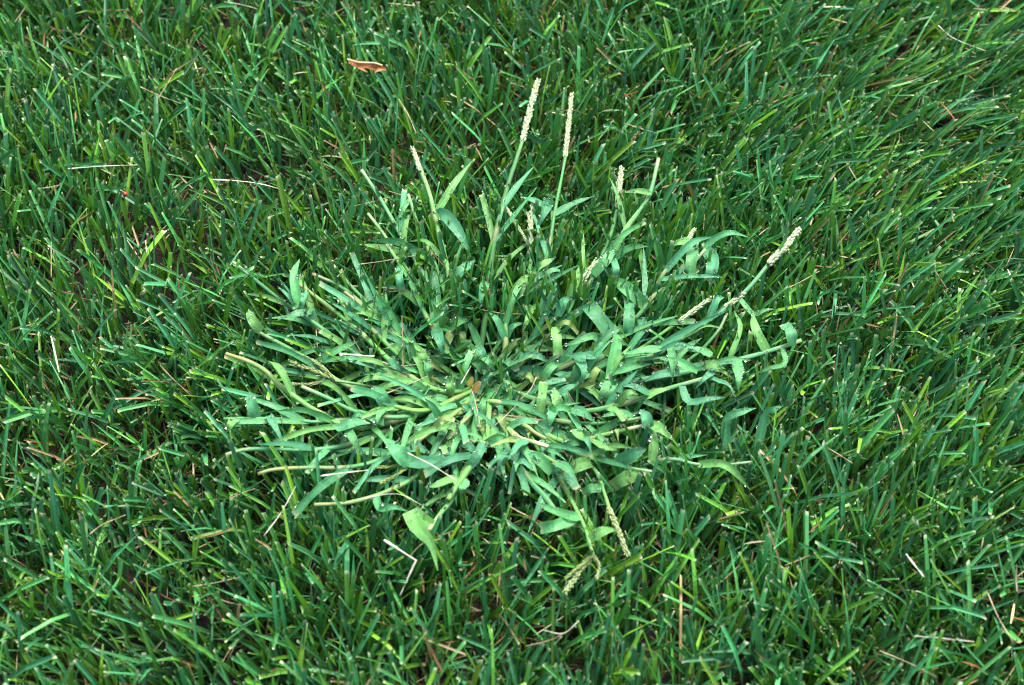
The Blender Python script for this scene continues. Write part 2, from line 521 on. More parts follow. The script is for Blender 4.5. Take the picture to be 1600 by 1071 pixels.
def ribbon_mesh(name, pts, width, col, tipc=None, kind='lance', rows=10, roll=0.0, twist=0.0, fold=0.25, wave=0.0, normal=None):
    c = spline(pts, rows)
    T = tangents(c)
    U = (-1, -.5, 0, .5, 1)
    co, cc, bl = [], [], []
    ph = random.uniform(0, 6)
    col = np.array(col)
    for i, p in enumerate(c):
        s = i / rows
        if kind == 'lance':     # broad near the base, long point
            pr = min(1, .78 + s * 1.1) * (1 - max(0, (s - .25) / .75) ** 2.0)
            pr = max(pr, .04)
        elif kind == 'cut':     # mown off square
            pr = min(1, .8 + s) * (1 - .12 * s)
        else:
            pr = math.sin(math.pi * (0.12 + .8 * s)) ** .6
        n0 = Vector(normal) if normal else Vector((0, -.35, 1))
        side = T[i].cross(n0)
        if side.length < .05: side = T[i].cross(Vector((0, 1, .3)))
        side.normalize()
        nn = side.cross(T[i]).normalized()
        a = roll + twist * s
        sd_, nd = side * math.cos(a) + nn * math.sin(a), nn * math.cos(a) - side * math.sin(a)
        hw = width * .5 * pr
        for u in U:
            wv = wave * hw * math.sin(s * 14 + ph + u * 1.6) * abs(u)
            jag = (1 + .07 * math.sin(i * 5.1 + u * 3 + ph)) if abs(u) == 1 else 1
            co.append(p + sd_ * hw * u * jag + nd * (fold * hw * (abs(u) ** 1.4) + wv))
            k = col.copy()
            if u == 0: k = k * 1.22 + .006
            if tipc is not None and s > .93: k = k * .15 + np.array(tipc) * .85
            cc.append(k); bl.append((u, s, .5))
    if kind == 'cut':           # ragged end
        T1 = T[-1]
        for j in range(5): co[-5 + j] = co[-5 + j] + T1 * random.uniform(-.18, .12) * width
    f = []
    for i in range(rows):
        for j in range(4):
            f.append((i * 5 + j, i * 5 + j + 1, (i + 1) * 5 + j + 1, (i + 1) * 5 + j))
    return fast_mesh(name, np.array([tuple(v) for v in co]), np.array(f), np.array(cc), np.array(bl), True)

def recentre(me, org):
    me.transform(__import__('mathutils').Matrix.Translation(-Vector(org)))

# ------------------------------------------------------------------ the crabgrass plant
plant = bpy.data.objects.new('crabgrass_plant', None)
plant.empty_display_size = .02
plant.location = (CROWN.x, CROWN.y, 0)
COL.objects.link(plant)
tag(plant, 'sprawling pale green crabgrass weed with flat stems radiating over the mown lawn', 'weed')
PO = Vector(plant.location)

G1 = (.10, .27, .085)      # stem green
G2 = (.19, .34, .09)      # yellowish stem
CUT = (.30, .38, .20)     # dry cut end
TAN = (.26, .26, .09)
STEMS = []                # (centre line, object, pixel samples)

def zat(px, py, lift=0.0):
    d = math.hypot(px - CROWN_PX[0], (py - CROWN_PX[1]) * 1.15)
    return .013 + .029 * min(1, d / 330) ** .8 + lift * .75

def stem(px, rad=1.7, col=G1, end=CUT, endlen=.05, lift=0.0, join=True, yellow=.18, name='stem'):
    """px: pixels from the tip inwards; the stem runs on to the crown unless join is False"""
    pts = [P(x, y, zat(x, y, lift)) for x, y in px]
    if join:
        q = pts[-1]
        c0 = CROWN + Vector((random.uniform(-.012, .012), random.uniform(-.012, .012), random.uniform(-.004, .006)))
        v = (c0 - q)
        if v.length > .03:
            pts.append(q + v * .55 + Vector((0, 0, -.002)))
        pts.append(c0)
    else:                     # the shoot dives among the leaves and the grass
        d = (pts[-1] - pts[-2]).normalized()
        e = pts[-1] + d * .03
        pts.append(Vector((e.x, e.y, max(.003, pts[-1].z - .028))))
    n = max(14, int(sum((pts[i + 1] - pts[i]).length for i in range(len(pts) - 1)) / .0035))
    c = spline(pts, n)
    col = np.array(col) * np.array([.42, .78, .54]) * random.uniform(.8, 1.2)
    node = {random.randint(int(n * .3), int(n * .45)), random.randint(int(n * .6), int(n * .75))}
    rr, cc = [], []
    ph = random.uniform(0, 6)
    for i in range(n + 1):
        s = i / n
        r = rad * .00088 * (.80 + .30 * min(1, s * 2.0)) * (1 + .05 * math.sin(i * .7 + ph))
        k = col * (1 + .12 * math.sin(s * 9 + ph))
        k = k * (1 - yellow * s * .8) + np.array([.11, .19, .04]) * yellow * s * .8
        if s < endlen * .7: k = k * .2 + np.array(end) * .8
        elif s < endlen * 1.8: k = k * .65 + np.array(end) * .35
        for q in node:
            if abs(i - q) <= 1:
                r *= 1.22 if i == q else 1.1
                k = k * .6 + np.array([.26, .20, .10]) * .4
        rr.append(r); cc.append(k)
    me = tube_mesh(name, c, rr, cc, sides=8, flat=.72)
    recentre(me, c[-1])
    o = link(name, me, M_STEM, plant, c[-1] - PO)
    sam = [proj(*p)[:2] for p in c]
    STEMS.append((c, o, sam))
    return o, c

def child(o_parent, name, me, org, mat):
    recentre(me, org)
    return link(name, me, mat, o_parent, Vector(org) - PO - o_parent.location)

def spike(parent, px, lift, w=2.6, col=(.58, .62, .42), gap=.0016, name='seed_spike', zfix=None):
    """a seed spike: rows of small overlapping pointed spikelets along a thin rachis (tip first)"""
    pts = [P(x, y, zfix if zfix else zat(x, y, lift)) for x, y in px]
    ln = sum((pts[i + 1] - pts[i]).length for i in range(len(pts) - 1))
    n = max(10, int(ln / gap))
    c = spline(pts, n); T = tangents(c)
    CO, FA, CC, BL = [], [], [], []
    for i, p in enumerate(c):
        tg = -T[i]              # towards the tip
        side = tg.cross(Vector((0, 0, 1))).normalized(); up = side.cross(tg).normalized()
        s = i / n
        for k in range(3):
            a = (k - 1) * 1.25 + random.uniform(-.4, .4) + (.35 if i % 2 else -.35)
            out = side * math.sin(a) + up * math.cos(a)
            ax = (tg * 1.0 + out * random.uniform(.05, .38)).normalized()
            if random.random() < .04: continue
            l = random.uniform(.0030, .0044) * (.75 + .5 * s if s < .5 else 1)
            r = w * .001 * random.uniform(.19, .26)
            b0 = p + out * w * .001 * .30
            x1 = ax.cross(out).normalized(); y1 = x1.cross(ax)
            base = len(CO)
            cl = np.array(col) * np.array([.60, .72, .62]) * random.uniform(.86, 1.1) * np.array([random.uniform(.9, 1.1), 1, random.uniform(.8, 1.1)])
            for (f, rr) in ((0, .45), (.35, 1.0), (.72, .8)):
                for m in range(4):
                    th = 1.5708 * m + .4
                    CO.append(b0 + ax * l * f + (x1 * math.cos(th) + y1 * math.sin(th)) * r * rr); CC.append(cl); BL.append((m / 4, f, .5))
            CO.append(b0 + ax * l); CC.append(cl * 1.15); BL.append((0, 1, .5))
            for rg in range(2):
                for m in range(4):
                    m2 = (m + 1) % 4
                    FA.append((base + rg * 4 + m, base + rg * 4 + m2, base + rg * 4 + 4 + m2, base + rg * 4 + 4 + m))
            for m in (0, 2):
                FA.append((base + 8 + m, base + 8 + (m + 1) % 4, base + 8 + (m + 2) % 4, base + 12))
    # rachis
    b = len(CO)
    for i, p in enumerate(c):
        side = T[i].cross(Vector((0, 0, 1))).normalized(); up = side.cross(T[i]).normalized()
        for m in range(4):
            th = 1.5708 * m
            CO.append(p + (side * math.cos(th) + up * math.sin(th)) * w * .001 * .28); CC.append(np.array([.34, .44, .22])); BL.append((m / 4, i / n, .5))
    for i in range(n):
        for m in range(4):
            m2 = (m + 1) % 4
            FA.append((b + i * 4 + m, b + i * 4 + m2, b + i * 4 + 4 + m2, b + i * 4 + 4 + m))
    me = fast_mesh(name, np.array([tuple(v) for v in CO]), np.array(FA), np.array(CC), np.array(BL), True)
    return child(parent, name, me, c[-1], M_SEED)

# --- the stems with seed spikes at the far side
o, c = stem([(817, 218), (805, 255), (792, 296), (772, 380)], 1.9, G1, end=G1, lift=.012); spike(o, [(840, 128), (828, 172), (816, 222)], .012, 4.2)
o, c = stem([(884, 243), (876, 285), (868, 325), (848, 420)], 1.3, G1, end=G1, lift=.012); spike(o, [(893, 150), (889, 190), (883, 246)], .012, 3.0)
o, c = stem([(646, 236), (656, 262), (671, 304), (686, 367), (703, 440)], 2.0, G2, endlen=.14, lift=.008); spike(o, [(645, 234), (651, 250), (656, 268)], .010, 3.0, col=(.62, .64, .46))
stem([(565, 266), (595, 312), (626, 367), (662, 430)], 1.7, (.20, .36, .20), lift=.006)
stem([(575, 334), (600, 367), (638, 424)], 1.5, G2, endlen=.10, lift=.004)
stem([(638, 304), (658, 367), (684, 424)], 1.6, (.17, .36, .12), lift=.006)
o, c = stem([(966, 318), (956, 361), (944, 391), (915, 450)], 1.6, G1, end=G1, lift=.008); spike(o, [(971, 264), (968, 292), (964, 326)], .009, 3.6)
stem([(1029, 248), (1016, 301), (998, 331), (978, 361), (955, 405)], 1.8, (.13, .28, .12), end=(.3, .36, .2), lift=.008)
o, c = stem([(829, 378), (826, 425), (792, 488), (786, 556)], 1.6, (.20, .38, .10), end=G2, lift=.012)
spike(o, [(825, 336), (828, 356), (829, 380)], .014, 2.2); spike(o, [(831, 316), (831, 345), (829, 382)], .014, 2.0); spike(o, [(787, 317), (803, 345), (827, 384)], .010, 1.6)
stem([(862, 322), (862, 367), (850, 430)], 1.4, G2, lift=.006)
# --- right hand side
o, c = stem([(1203, 410), (1167, 453), (1120, 492), (1040, 540)], 1.9, (.15, .33, .20), end=G1, lift=.006); spike(o, [(1247, 362), (1225, 388), (1200, 414)], .008, 4.6, col=(.66, .68, .48))
o, c = stem([(1064, 501), (1046, 513), (991, 551), (930, 580)], 1.6, G2, end=G2, lift=.004); spike(o, [(1112, 467), (1088, 483), (1060, 504)], .006, 3.0)
o, c = stem([(1140, 475), (1100, 506), (1056, 534), (1021, 556), (963, 568)], 2.1, G1, end=G1, lift=.005); spike(o, [(1160, 462), (1147, 471), (1132, 481)], .007, 3.0)
o, c = stem([(1252, 532), (1227, 541), (1167, 559), (1127, 569), (1040, 588)], 2.2, (.20, .37, .20), end=G2, lift=.004)
o, c = stem([(1107, 590), (1046, 607), (998, 624), (963, 634), (900, 642)], 2.1, (.21, .37, .16), lift=.010)
stem([(1030, 661), (993, 668), (947, 679), (880, 690)], 1.8, (.33, .40, .14), end=(.66, .62, .44), endlen=.08, lift=.010)
stem([(1010, 652), (960, 660), (917, 662), (860, 655)], 1.6, G1, lift=.010)
stem([(1102, 390), (1061, 435), (1021, 463), (998, 492), (940, 545)], 1.7, (.13, .27, .10), lift=.006)
stem([(1018, 737), (993, 733), (947, 723), (880, 700)], 1.4, G2, lift=.008)
o, c = stem([(912, 440), (900, 462), (880, 500)], 1.3, G1, lift=.008); spike(o, [(932, 408), (921, 424), (908, 444)], .012, 3.4)
o, c = stem([(1072, 378), (1055, 405), (1030, 440)], 1.4, G1, end=G1, lift=.008, join=False); spike(o, [(1084, 361), (1078, 370), (1070, 382)], .010, 2.6)
stem([(1175, 722), (1135, 726), (1090, 726), (1040, 718)], 1.2, (.30, .40, .26), lift=.0, join=False)
stem([(1136, 490), (1120, 520), (1080, 560), (1020, 590)], 1.4, G1, lift=.002)
stem([(1020, 470), (990, 505), (950, 550), (900, 590)], 1.5, G1, lift=.004)
# --- left hand side
stem([(466, 443), (549, 508), (625, 577), (690, 612)], 2.0, (.22, .38, .11), end=TAN, endlen=.13, lift=.006)
stem([(526, 461), (582, 516), (640, 570)], 1.8, (.17, .33, .11), end=(.4, .36, .16), lift=.004)
stem([(539, 456), (602, 506), (655, 550)], 2.0, G2, end=(.48, .44, .2), endlen=.10, lift=.004)
stem([(458, 481), (541, 541), (560, 556), (630, 590)], 2.0, (.15, .33, .14), lift=.006)
stem([(398, 516), (471, 556), (526, 594), (579, 619), (650, 630)], 1.9, (.18, .35, .14), lift=.004)
stem([(353, 553), (390, 566), (416, 581), (443, 607), (506, 650), (560, 668)], 2.1, (.26, .38, .13), end=TAN, endlen=.16, lift=.004)
stem([(471, 604), (516, 624), (559, 644), (630, 652)], 1.9, (.17, .35, .16), lift=.008)
stem([(488, 428), (531, 448), (565, 475), (610, 520)], 1.8, (.14, .28, .12), end=(.4, .28, .18), lift=.004)
stem([(521, 415), (546, 445), (575, 475), (620, 525)], 1.6, (.13, .29, .10), lift=.004)
stem([(604, 382), (632, 425), (650, 463), (680, 520)], 1.7, (.26, .42, .12), lift=.008)
stem([(365, 410), (428, 461), (480, 500), (540, 548)], 1.6, (.10, .25, .13), lift=.0)
o, c = stem([(524, 595), (580, 604), (650, 618)], 1.4, G2, lift=.010); spike(o, [(449, 600), (480, 601), (526, 595)], .004, 1.8, col=(.42, .46, .20)); spike(o, [(458, 570), (486, 578), (526, 596)], .006, 2.2, col=(.44, .48, .20)); spike(o, [(470, 556), (498, 570), (527, 597)], .008, 2.2, col=(.44, .50, .22))
stem([(353, 711), (372, 705), (395, 702), (448, 703), (496, 703), (560, 690)], 1.9, (.16, .36, .18), end=(.36, .40, .22), lift=-.002)
stem([(403, 741), (428, 734), (486, 731), (541, 731), (600, 715)], 1.8, (.15, .33, .14), end=TAN, endlen=.20, lift=.0)
stem([(491, 789), (549, 785), (612, 765), (660, 735)], 1.8, (.20, .36, .13), end=TAN, endlen=.16, lift=.0)
stem([(506, 659), (448, 655), (372, 654), (350, 655)][::-1], 1.5, (.15, .34, .17), end=G1, lift=.0)
stem([(531, 668), (565, 652), (594, 637), (607, 633), (662, 642)], 1.8, (.30, .46, .11), end=G1, lift=.012)
o, c = stem([(640, 728), (690, 720), (720, 690)], 1.2, G2, lift=.010); spike(o, [(594, 731), (620, 729), (642, 728)], .006, 1.4, col=(.46, .50, .12)); spike(o, [(597, 755), (622, 741), (642, 728)], .006, 1.4, col=(.46, .50, .14))
stem([(652, 691), (672, 676), (690, 662), (718, 640)], 1.7, (.38, .46, .12), end=(.5, .48, .2), lift=.012)
stem([(670, 829), (688, 803), (706, 780), (730, 728), (752, 690)], 1.9, (.26, .42, .14), end=(.5, .46, .24), lift=.006)
# --- near side
stem([(867, 797), (850, 775), (826, 749), (791, 698)], 2.4, (.14, .32, .15), end=G1, lift=.008)
o, c = stem([(866, 722), (845, 710), (816, 700)], 1.5, G2, end=G2, lift=.012); spike(o, [(884, 742), (875, 731), (864, 720)], .012, 2.0, col=(.46, .52, .18))
stem([(856, 698), (830, 690), (806, 682)], 2.1, (.42, .46, .18), end=(.60, .55, .30), endlen=.2, lift=.014)
stem([(853, 686), (835, 676), (818, 664)], 1.8, (.40, .46, .18), end=TAN, endlen=.2, lift=.014)
o, c = stem([(952, 795), (944, 770), (930, 735), (890, 695)], 1.5, (.26, .40, .12), end=G2, lift=.002); spike(o, [(980, 866), (967, 832), (951, 793)], .002, 2.8, col=(.52, .54, .28))
o, c = stem([(927, 868), (921, 848), (911, 818), (880, 760), (840, 700)], 1.4, (.28, .46, .12), end=G2, lift=.002)
spike(o, [(884, 925), (905, 895), (927, 868)], -.002, 3.2, col=(.46, .50, .24)); spike(o, [(886, 902), (905, 886), (927, 868)], .002, 1.4, col=(.44, .50, .16)); spike(o, [(933, 901), (936, 884), (927, 868)], .0, 1.6, col=(.50, .50, .22))
stem([(806, 632), (786, 630), (766, 627)], 1.7, (.44, .50, .18), end=(.56, .56, .26), lift=.018)
stem([(700, 781), (735, 728), (748, 705), (760, 685)], 2.4, (.24, .42, .10), end=G2, lift=.012)
stem([(648, 668), (690, 652), (720, 645)], 1.6, (.36, .42, .16), lift=.010)
stem([(680, 655), (705, 672), (728, 655)], 1.4, (.44, .42, .2), lift=.016)

# --- leaves read off the photograph: pixels along the leaf, width in pixels, kind
LEAVES = [
 ([(468, 405), (459, 432), (466, 473)], 15, 'l'), ([(388, 483), (394, 500), (408, 518)], 16, 'l'), ([(433, 501), (460, 491), (490, 488)], 14, 'l'),
 ([(478, 458), (474, 470), (470, 484)], 11, 'c'), ([(559, 534), (529, 546), (501, 562)], 12, 'l'), ([(554, 599), (588, 590), (624, 589)], 18, 'l'),
 ([(592, 608), (622, 596), (664, 597)], 14, 'l'), ([(582, 603), (594, 618), (604, 635)], 22, 'l'), ([(672, 486), (684, 492), (694, 508)], 24, 'c'),
 ([(738, 497), (718, 502), (702, 514)], 20, 'l'), ([(742, 407), (722, 422), (702, 441)], 18, 'l'), ([(680, 514), (688, 534), (693, 558)], 18, 'l'),
 ([(635, 521), (642, 542), (647, 562)], 15, 'l'), ([(665, 560), (668, 574), (671, 590)], 13, 'c'), ([(703, 590), (704, 603), (705, 619)], 15, 'c'),
 ([(625, 422), (624, 436), (628, 454)], 13, 'c'), ([(690, 470), (695, 482), (692, 498)], 11, 'l'),
 ([(828, 424), (814, 446), (796, 474)], 19, 'l'), ([(869, 402), (850, 412), (834, 424)], 13, 'l'), ([(962, 383), (948, 405), (927, 430)], 17, 'l'),
 ([(957, 407), (962, 420), (960, 436)], 13, 'c'), ([(1013, 482), (985, 455), (947, 428)], 22, 'l'), ([(917, 474), (930, 490), (952, 518)], 26, 'c'),
 ([(983, 469), (983, 495), (981, 522)], 18, 'c'), ([(966, 512), (962, 545), (954, 588)], 21, 'c'), ([(882, 555), (910, 556), (942, 555)], 13, 'l'),
 ([(930, 526), (905, 533), (877, 542)], 13, 'l'), ([(868, 511), (870, 530), (872, 556)], 17, 'c'), ([(731, 546), (742, 560), (760, 580)], 21, 'c'),
 ([(752, 555), (763, 565), (774, 582)], 13, 'l'), ([(824, 556), (840, 556), (858, 567)], 15, 'l'), ([(1018, 569), (988, 574), (955, 583)], 15, 'l'),
 ([(1035, 545), (1000, 550), (966, 555)], 15, 'l'), ([(907, 599), (888, 606), (866, 618)], 15, 'l'), ([(849, 597), (847, 620), (843, 648)], 15, 'c'),
 ([(953, 595), (950, 610), (946, 628)], 26, 'c'), ([(967, 603), (990, 604), (1014, 615)], 13, 'l'), ([(786, 621), (804, 619), (828, 628)], 16, 'l'),
 ([(828, 485), (824, 500), (815, 522)], 12, 'l'), ([(894, 467), (882, 470), (872, 494)], 14, 'l'), ([(766, 618), (758, 632), (750, 652)], 17, 'c'),
 ([(1004, 496), (1003, 508), (999, 523)], 16, 'l'), ([(1114, 404), (1113, 420), (1108, 441)], 20, 'c'), ([(1084, 382), (1081, 405), (1076, 432)], 19, 'c'),
 ([(1046, 386), (1060, 379), (1080, 377)], 14, 'l'), ([(1177, 489), (1180, 513), (1192, 538)], 17, 'l'), ([(1208, 483), (1194, 485), (1177, 491)], 9, 'l'),
 ([(1225, 507), (1236, 520), (1237, 540)], 18, 'c'), ([(1147, 486), (1157, 513), (1142, 556)], 9, 'l'), ([(1074, 544), (1090, 545), (1108, 555)], 14, 'l'),
 ([(1100, 572), (1116, 570), (1134, 577)], 16, 'l'), ([(1153, 573), (1154, 592), (1154, 613)], 17, 'l'), ([(1117, 594), (1140, 605), (1150, 628)], 11, 'l'),
 ([(1134, 621), (1106, 624), (1076, 628)], 14, 'l'), ([(1113, 581), (1100, 592), (1086, 608)], 12, 'l'), ([(1049, 545), (1051, 570), (1051, 598)], 13, 'l'),
 ([(1226, 568), (1200, 576), (1172, 588)], 9, 'l'), ([(390, 612), (393, 630), (401, 652)], 19, 'l'), ([(354, 676), (360, 664), (369, 655)], 16, 'l'),
 ([(421, 650), (432, 672), (446, 698)], 13, 'l'), ([(539, 664), (552, 686), (565, 712)], 15, 'l'), ([(572, 658), (550, 662), (526, 669)], 19, 'c'),
 ([(584, 669), (590, 655), (600, 637)], 12, 'l'), ([(637, 722), (620, 704), (604, 685)], 26, 'l'), ([(671, 707), (652, 700), (631, 696)], 23, 'l'),
 ([(640, 724), (680, 722), (725, 721)], 21, 'l'), ([(664, 762), (684, 758), (707, 750)], 16, 'l'), ([(594, 794), (615, 792), (640, 800)], 13, 'l'),
 ([(640, 800), (652, 824), (674, 850), (684, 892)], 24, 'l'), ([(722, 772), (722, 764), (726, 755)], 15, 'l'), ([(836, 785), (866, 798), (900, 808)], 14, 'l'),
 ([(884, 816), (866, 822), (844, 826)], 20, 'c'), ([(818, 707), (840, 716), (863, 738)], 19, 'l'), ([(923, 722), (902, 728), (882, 742)], 21, 'c'),
 ([(898, 670), (906, 678), (918, 684)], 24, 'l'), ([(866, 640), (862, 652), (857, 670)], 19, 'l'), ([(918, 695), (898, 692), (877, 700)], 12, 'l'),
 ([(957, 760), (972, 750), (990, 741)], 23, 'c'), ([(1010, 702), (992, 708), (969, 720)], 22, 'l'), ([(930, 763), (922, 764), (910, 772)], 15, 'c'),
 ([(964, 828), (942, 830), (921, 843)], 16, 'l'), ([(1023, 667), (1022, 692), (1018, 722)], 17, 'l'), ([(1050, 688), (1034, 672), (1019, 663)], 17, 'l'),
 ([(665, 627), (684, 622), (705, 627)], 13, 'l'), ([(738, 641), (724, 637), (708, 641)], 14, 'l'), ([(691, 334), (706, 348), (722, 372), (736, 402)], 20, 'l'),
 ([(812, 308), (836, 314), (861, 328)], 11, 'l'), ([(857, 316), (848, 336), (836, 363)], 16, 'l'), ([(973, 301), (994, 299), (1017, 302)], 10, 'l'),
 ([(1170, 371), (1140, 364), (1113, 376)], 11, 'l'), ([(1182, 638), (1160, 644), (1136, 656)], 15, 'l'), ([(1222, 635), (1210, 640), (1196, 648)], 15, 'l'),
 ([(720, 690), (736, 700), (752, 712)], 15, 'l'), ([(758, 690), (748, 708), (734, 730)], 16, 'c'), ([(690, 600), (700, 596), (716, 600)], 14, 'l'),
 ([(745, 540), (752, 552), (756, 570)], 15, 'c'), ([(800, 560), (792, 576), (778, 596)], 14, 'l'), ([(1000, 640), (1010, 652), (1014, 672)], 18, 'l'),
 ([(940, 652), (960, 646), (984, 650)], 14, 'l'), ([(895, 640), (912, 646), (930, 660)], 18, 'l'), ([(560, 640), (580, 652), (600, 660)], 15, 'l'),
 ([(650, 540), (660, 556), (664, 575)], 14, 'l'), ([(610, 560), (622, 574), (640, 582)], 13, 'l'), ([(1030, 560), (1060, 566), (1090, 580)], 14, 'l'),
 ([(1000, 600), (1030, 586), (1062, 582)], 14, 'l'), ([(720, 430), (724, 446), (722, 466)], 16, 'l'), ([(760, 440), (752, 460), (750, 486)], 15, 'l'),
 ([(905, 415), (900, 440), (890, 466)], 13, 'l'), ([(870, 440), (862, 462), (850, 488)], 13, 'l'), ([(780, 700), (786, 735), (792, 765)], 10, 'l'),
 ([(930, 690), (946, 700), (966, 704)], 15, 'l'), ([(880, 640), (870, 626), (866, 606)], 16, 'l'), ([(905, 560), (912, 580), (910, 600)], 18, 'l'),
]
LC = [1.15 * q_ for q_ in (np.array([.050, .220, .080]), np.array([.062, .238, .072]), np.array([.044, .200, .086]), np.array([.092, .260, .058]))]
DEWSPOTS = []

def nearest_stem(px):
    best = None
    for k, (c, o, sam) in enumerate(STEMS):
        for i, q in enumerate(sam):
            d = math.hypot(q[0] - px[0], q[1] - px[1])
            if best is None or d < best[0]: best = (d, k, i)
    return best

def add_leaf(pts, wid, kind, stem_o, col, twist=None, dew=3):
    dew = int(dew * 2.2)
    me = ribbon_mesh('leaf', pts, wid, col, tipc=(.30, .34, .18) if kind == 'cut' else ((.26, .24, .11) if random.random() < .25 else None),
                     kind=kind, roll=random.uniform(-.35, .35), twist=random.uniform(-.6, .6) if twist is None else twist,
                     fold=random.uniform(.08, .35), wave=random.uniform(0, .22))
    n = len(me.vertices)
    for _ in range(dew):
        if random.random() < .9:
            DEWSPOTS.append((me.vertices[random.randint(6, n - 6)].co.copy(), random.choice((.0004, .0005, .0006, .0007, .0009, .0012)) * random.uniform(.8, 1.2)))
    o = child(stem_o, 'leaf', me, pts[0], M_LEAF)
    return o

for px, wpx, kd in LEAVES:
    a, b = nearest_stem(px[0]), nearest_stem(px[-1])
    if a[0] < b[0]: px, hit = list(px), a
    else: px, hit = list(px)[::-1], b
    d, k, i = hit
    c, so, sam = STEMS[k]
    zs = c[i].z
    pts = []
    m = len(px)
    for j, (x, y) in enumerate(px):
        s = j / (m - 1)
        z = max(.012, zat(x, y, .006)) * .5 + (zs + .006) * .5 + .006 * math.sin(math.pi * s)
        pts.append(P(x, y, z))
    if d > 4:
        root = c[i]
        pts.insert(0, root if d < 55 else pts[0] + (root - pts[0]) * .45 + Vector((0, 0, -.012)))
    add_leaf(pts, wpx * pxm(pts[1]), 'cut' if kd == 'c' else 'lance', so, random.choice(LC) * random.uniform(.8, 1.2), dew=5)

# --- further leaves at the joints of every stem, and the short crowded leaves of the crown
for k, (c, so, sam) in list(enumerate(STEMS)):
    n = len(c)
    ln = sum((c[i + 1] - c[i]).length for i in range(n - 1))
    cnt = int(ln / .06) + 1
    sgn = random.choice((-1, 1))
    for j in range(cnt):
        i = int(n * (.28 + .62 * (j + random.random() * .6) / cnt))
        i = min(n - 2, i)
        t = (c[i - 1] - c[i + 1]); t.z = 0
        if t.length < 1e-6: continue
        t.normalize()
        sgn = -sgn
        a = sgn * R(random.uniform(14, 52))
        d = Vector((t.x * math.cos(a) - t.y * math.sin(a), t.x * math.sin(a) + t.y * math.cos(a), 0))
        L_ = random.uniform(.022, .052)
        h = random.uniform(.001, .010)
        p0 = c[i]
        pts = [p0, p0 + d * L_ * .5 + Vector((0, 0, h)), p0 + d * L_ + Vector((0, 0, h * random.uniform(-.6, 1.2)))]
        add_leaf(pts, random.uniform(.0030, .0054), 'cut' if random.random() < .25 else 'lance', so, random.choice(LC) * random.uniform(.75, 1.15), dew=2)
for j in range(150):         # narrower leaves standing outwards from the lower stems
    k = random.randrange(len(STEMS))
    c, so, sam = STEMS[k]
    n = len(c)
    i = int(n * random.uniform(.30, .92))
    p0 = c[i]
    dv = Vector((p0.x - CROWN.x, p0.y - CROWN.y, 0))
    if dv.length < .006: dv = Vector((random.uniform(-1, 1), random.uniform(.2, 1), 0))
    if dv.y < 0 and random.random() < .3: continue
    a = math.atan2(dv.y, dv.x) + random.gauss(0, .45)
    L_ = random.uniform(.024, .050)
    h = random.uniform(.002, .014)
    dd = Vector((math.cos(a), math.sin(a), 0))
    pts = [p0, p0 + dd * L_ * .5 + Vector((0, 0, h)), p0 + dd * L_ + Vector((0, 0, h * random.uniform(.6, 1.9)))]
    add_leaf(pts, random.uniform(.0026, .0046), 'cut' if random.random() < .3 else 'lance', so, random.choice(LC) * random.uniform(.85, 1.2), dew=2)
for j in range(95):
    x, y = random.gauss(785, 80), random.gauss(632, 50)
    if math.hypot(x - 745, y - 594) < 26: continue
    d, k, i = nearest_stem((x, y))
    c, so, sam = STEMS[k]
    p0 = c[i]
    a = random.uniform(0, 6.283)
    dv = Vector((p0.x - CROWN.x, p0.y - CROWN.y, 0))
    if dv.length > .02: a = math.atan2(dv.y, dv.x) + random.gauss(0, 1.0)
    L_ = random.uniform(.012, .030)
    h = random.uniform(.003, .014)
    dd = Vector((math.cos(a), math.sin(a), 0))
    pts = [p0, p0 + dd * L_ * .5 + Vector((0, 0, h)), p0 + dd * L_ + Vector((0, 0, h * random.uniform(.2, 1.5)))]
    col = random.choice(LC + [np.array([.15, .25, .06])]) * random.uniform(.85, 1.25)
    add_leaf(pts, random.uniform(.0034, .0062), 'cut' if random.random() < .45 else 'lance', so, col, dew=2)

# ------------------------------------------------------------------ dew
def dew():
    m = bpy.data.materials.new('water_drop')
    m.use_nodes = True
    pb = m.node_tree.nodes['Principled BSDF']
    pb.inputs['Base Color'].default_value = (1, 1, 1, 1)
    pb.inputs['Roughness'].default_value = 0.02
    pb.inputs['IOR'].default_value = 1.33
    pb.inputs['Transmission Weight'].default_value = 1.0
    import bmesh
    bm = bmesh.new()
    bmesh.ops.create_icosphere(bm, subdivisions=2, radius=1.0)
    v0 = np.array([tuple(v.co) for v in bm.verts]); f0 = np.array([[v.index for v in f.verts] for f in bm.faces])
    bm.free()
    co, fa = [], []
    for i, (p, r) in enumerate(DEWSPOTS):
        co.append(v0 * np.array([r, r, r * .8]) + np.array(p) + np.array([0, 0, r * .45]))
        fa.append(f0 + i * len(v0))
    co = np.concatenate(co); fa = np.concatenate(fa)
    me = fast_mesh('dew_drops', co, fa, np.ones((len(co), 3)), np.zeros((len(co), 3)), True)
    o = link('dew_drops', me, m)
    tag(o, 'tiny clear dew drops beaded on the crabgrass leaves', 'dew', kind='stuff')
dew()

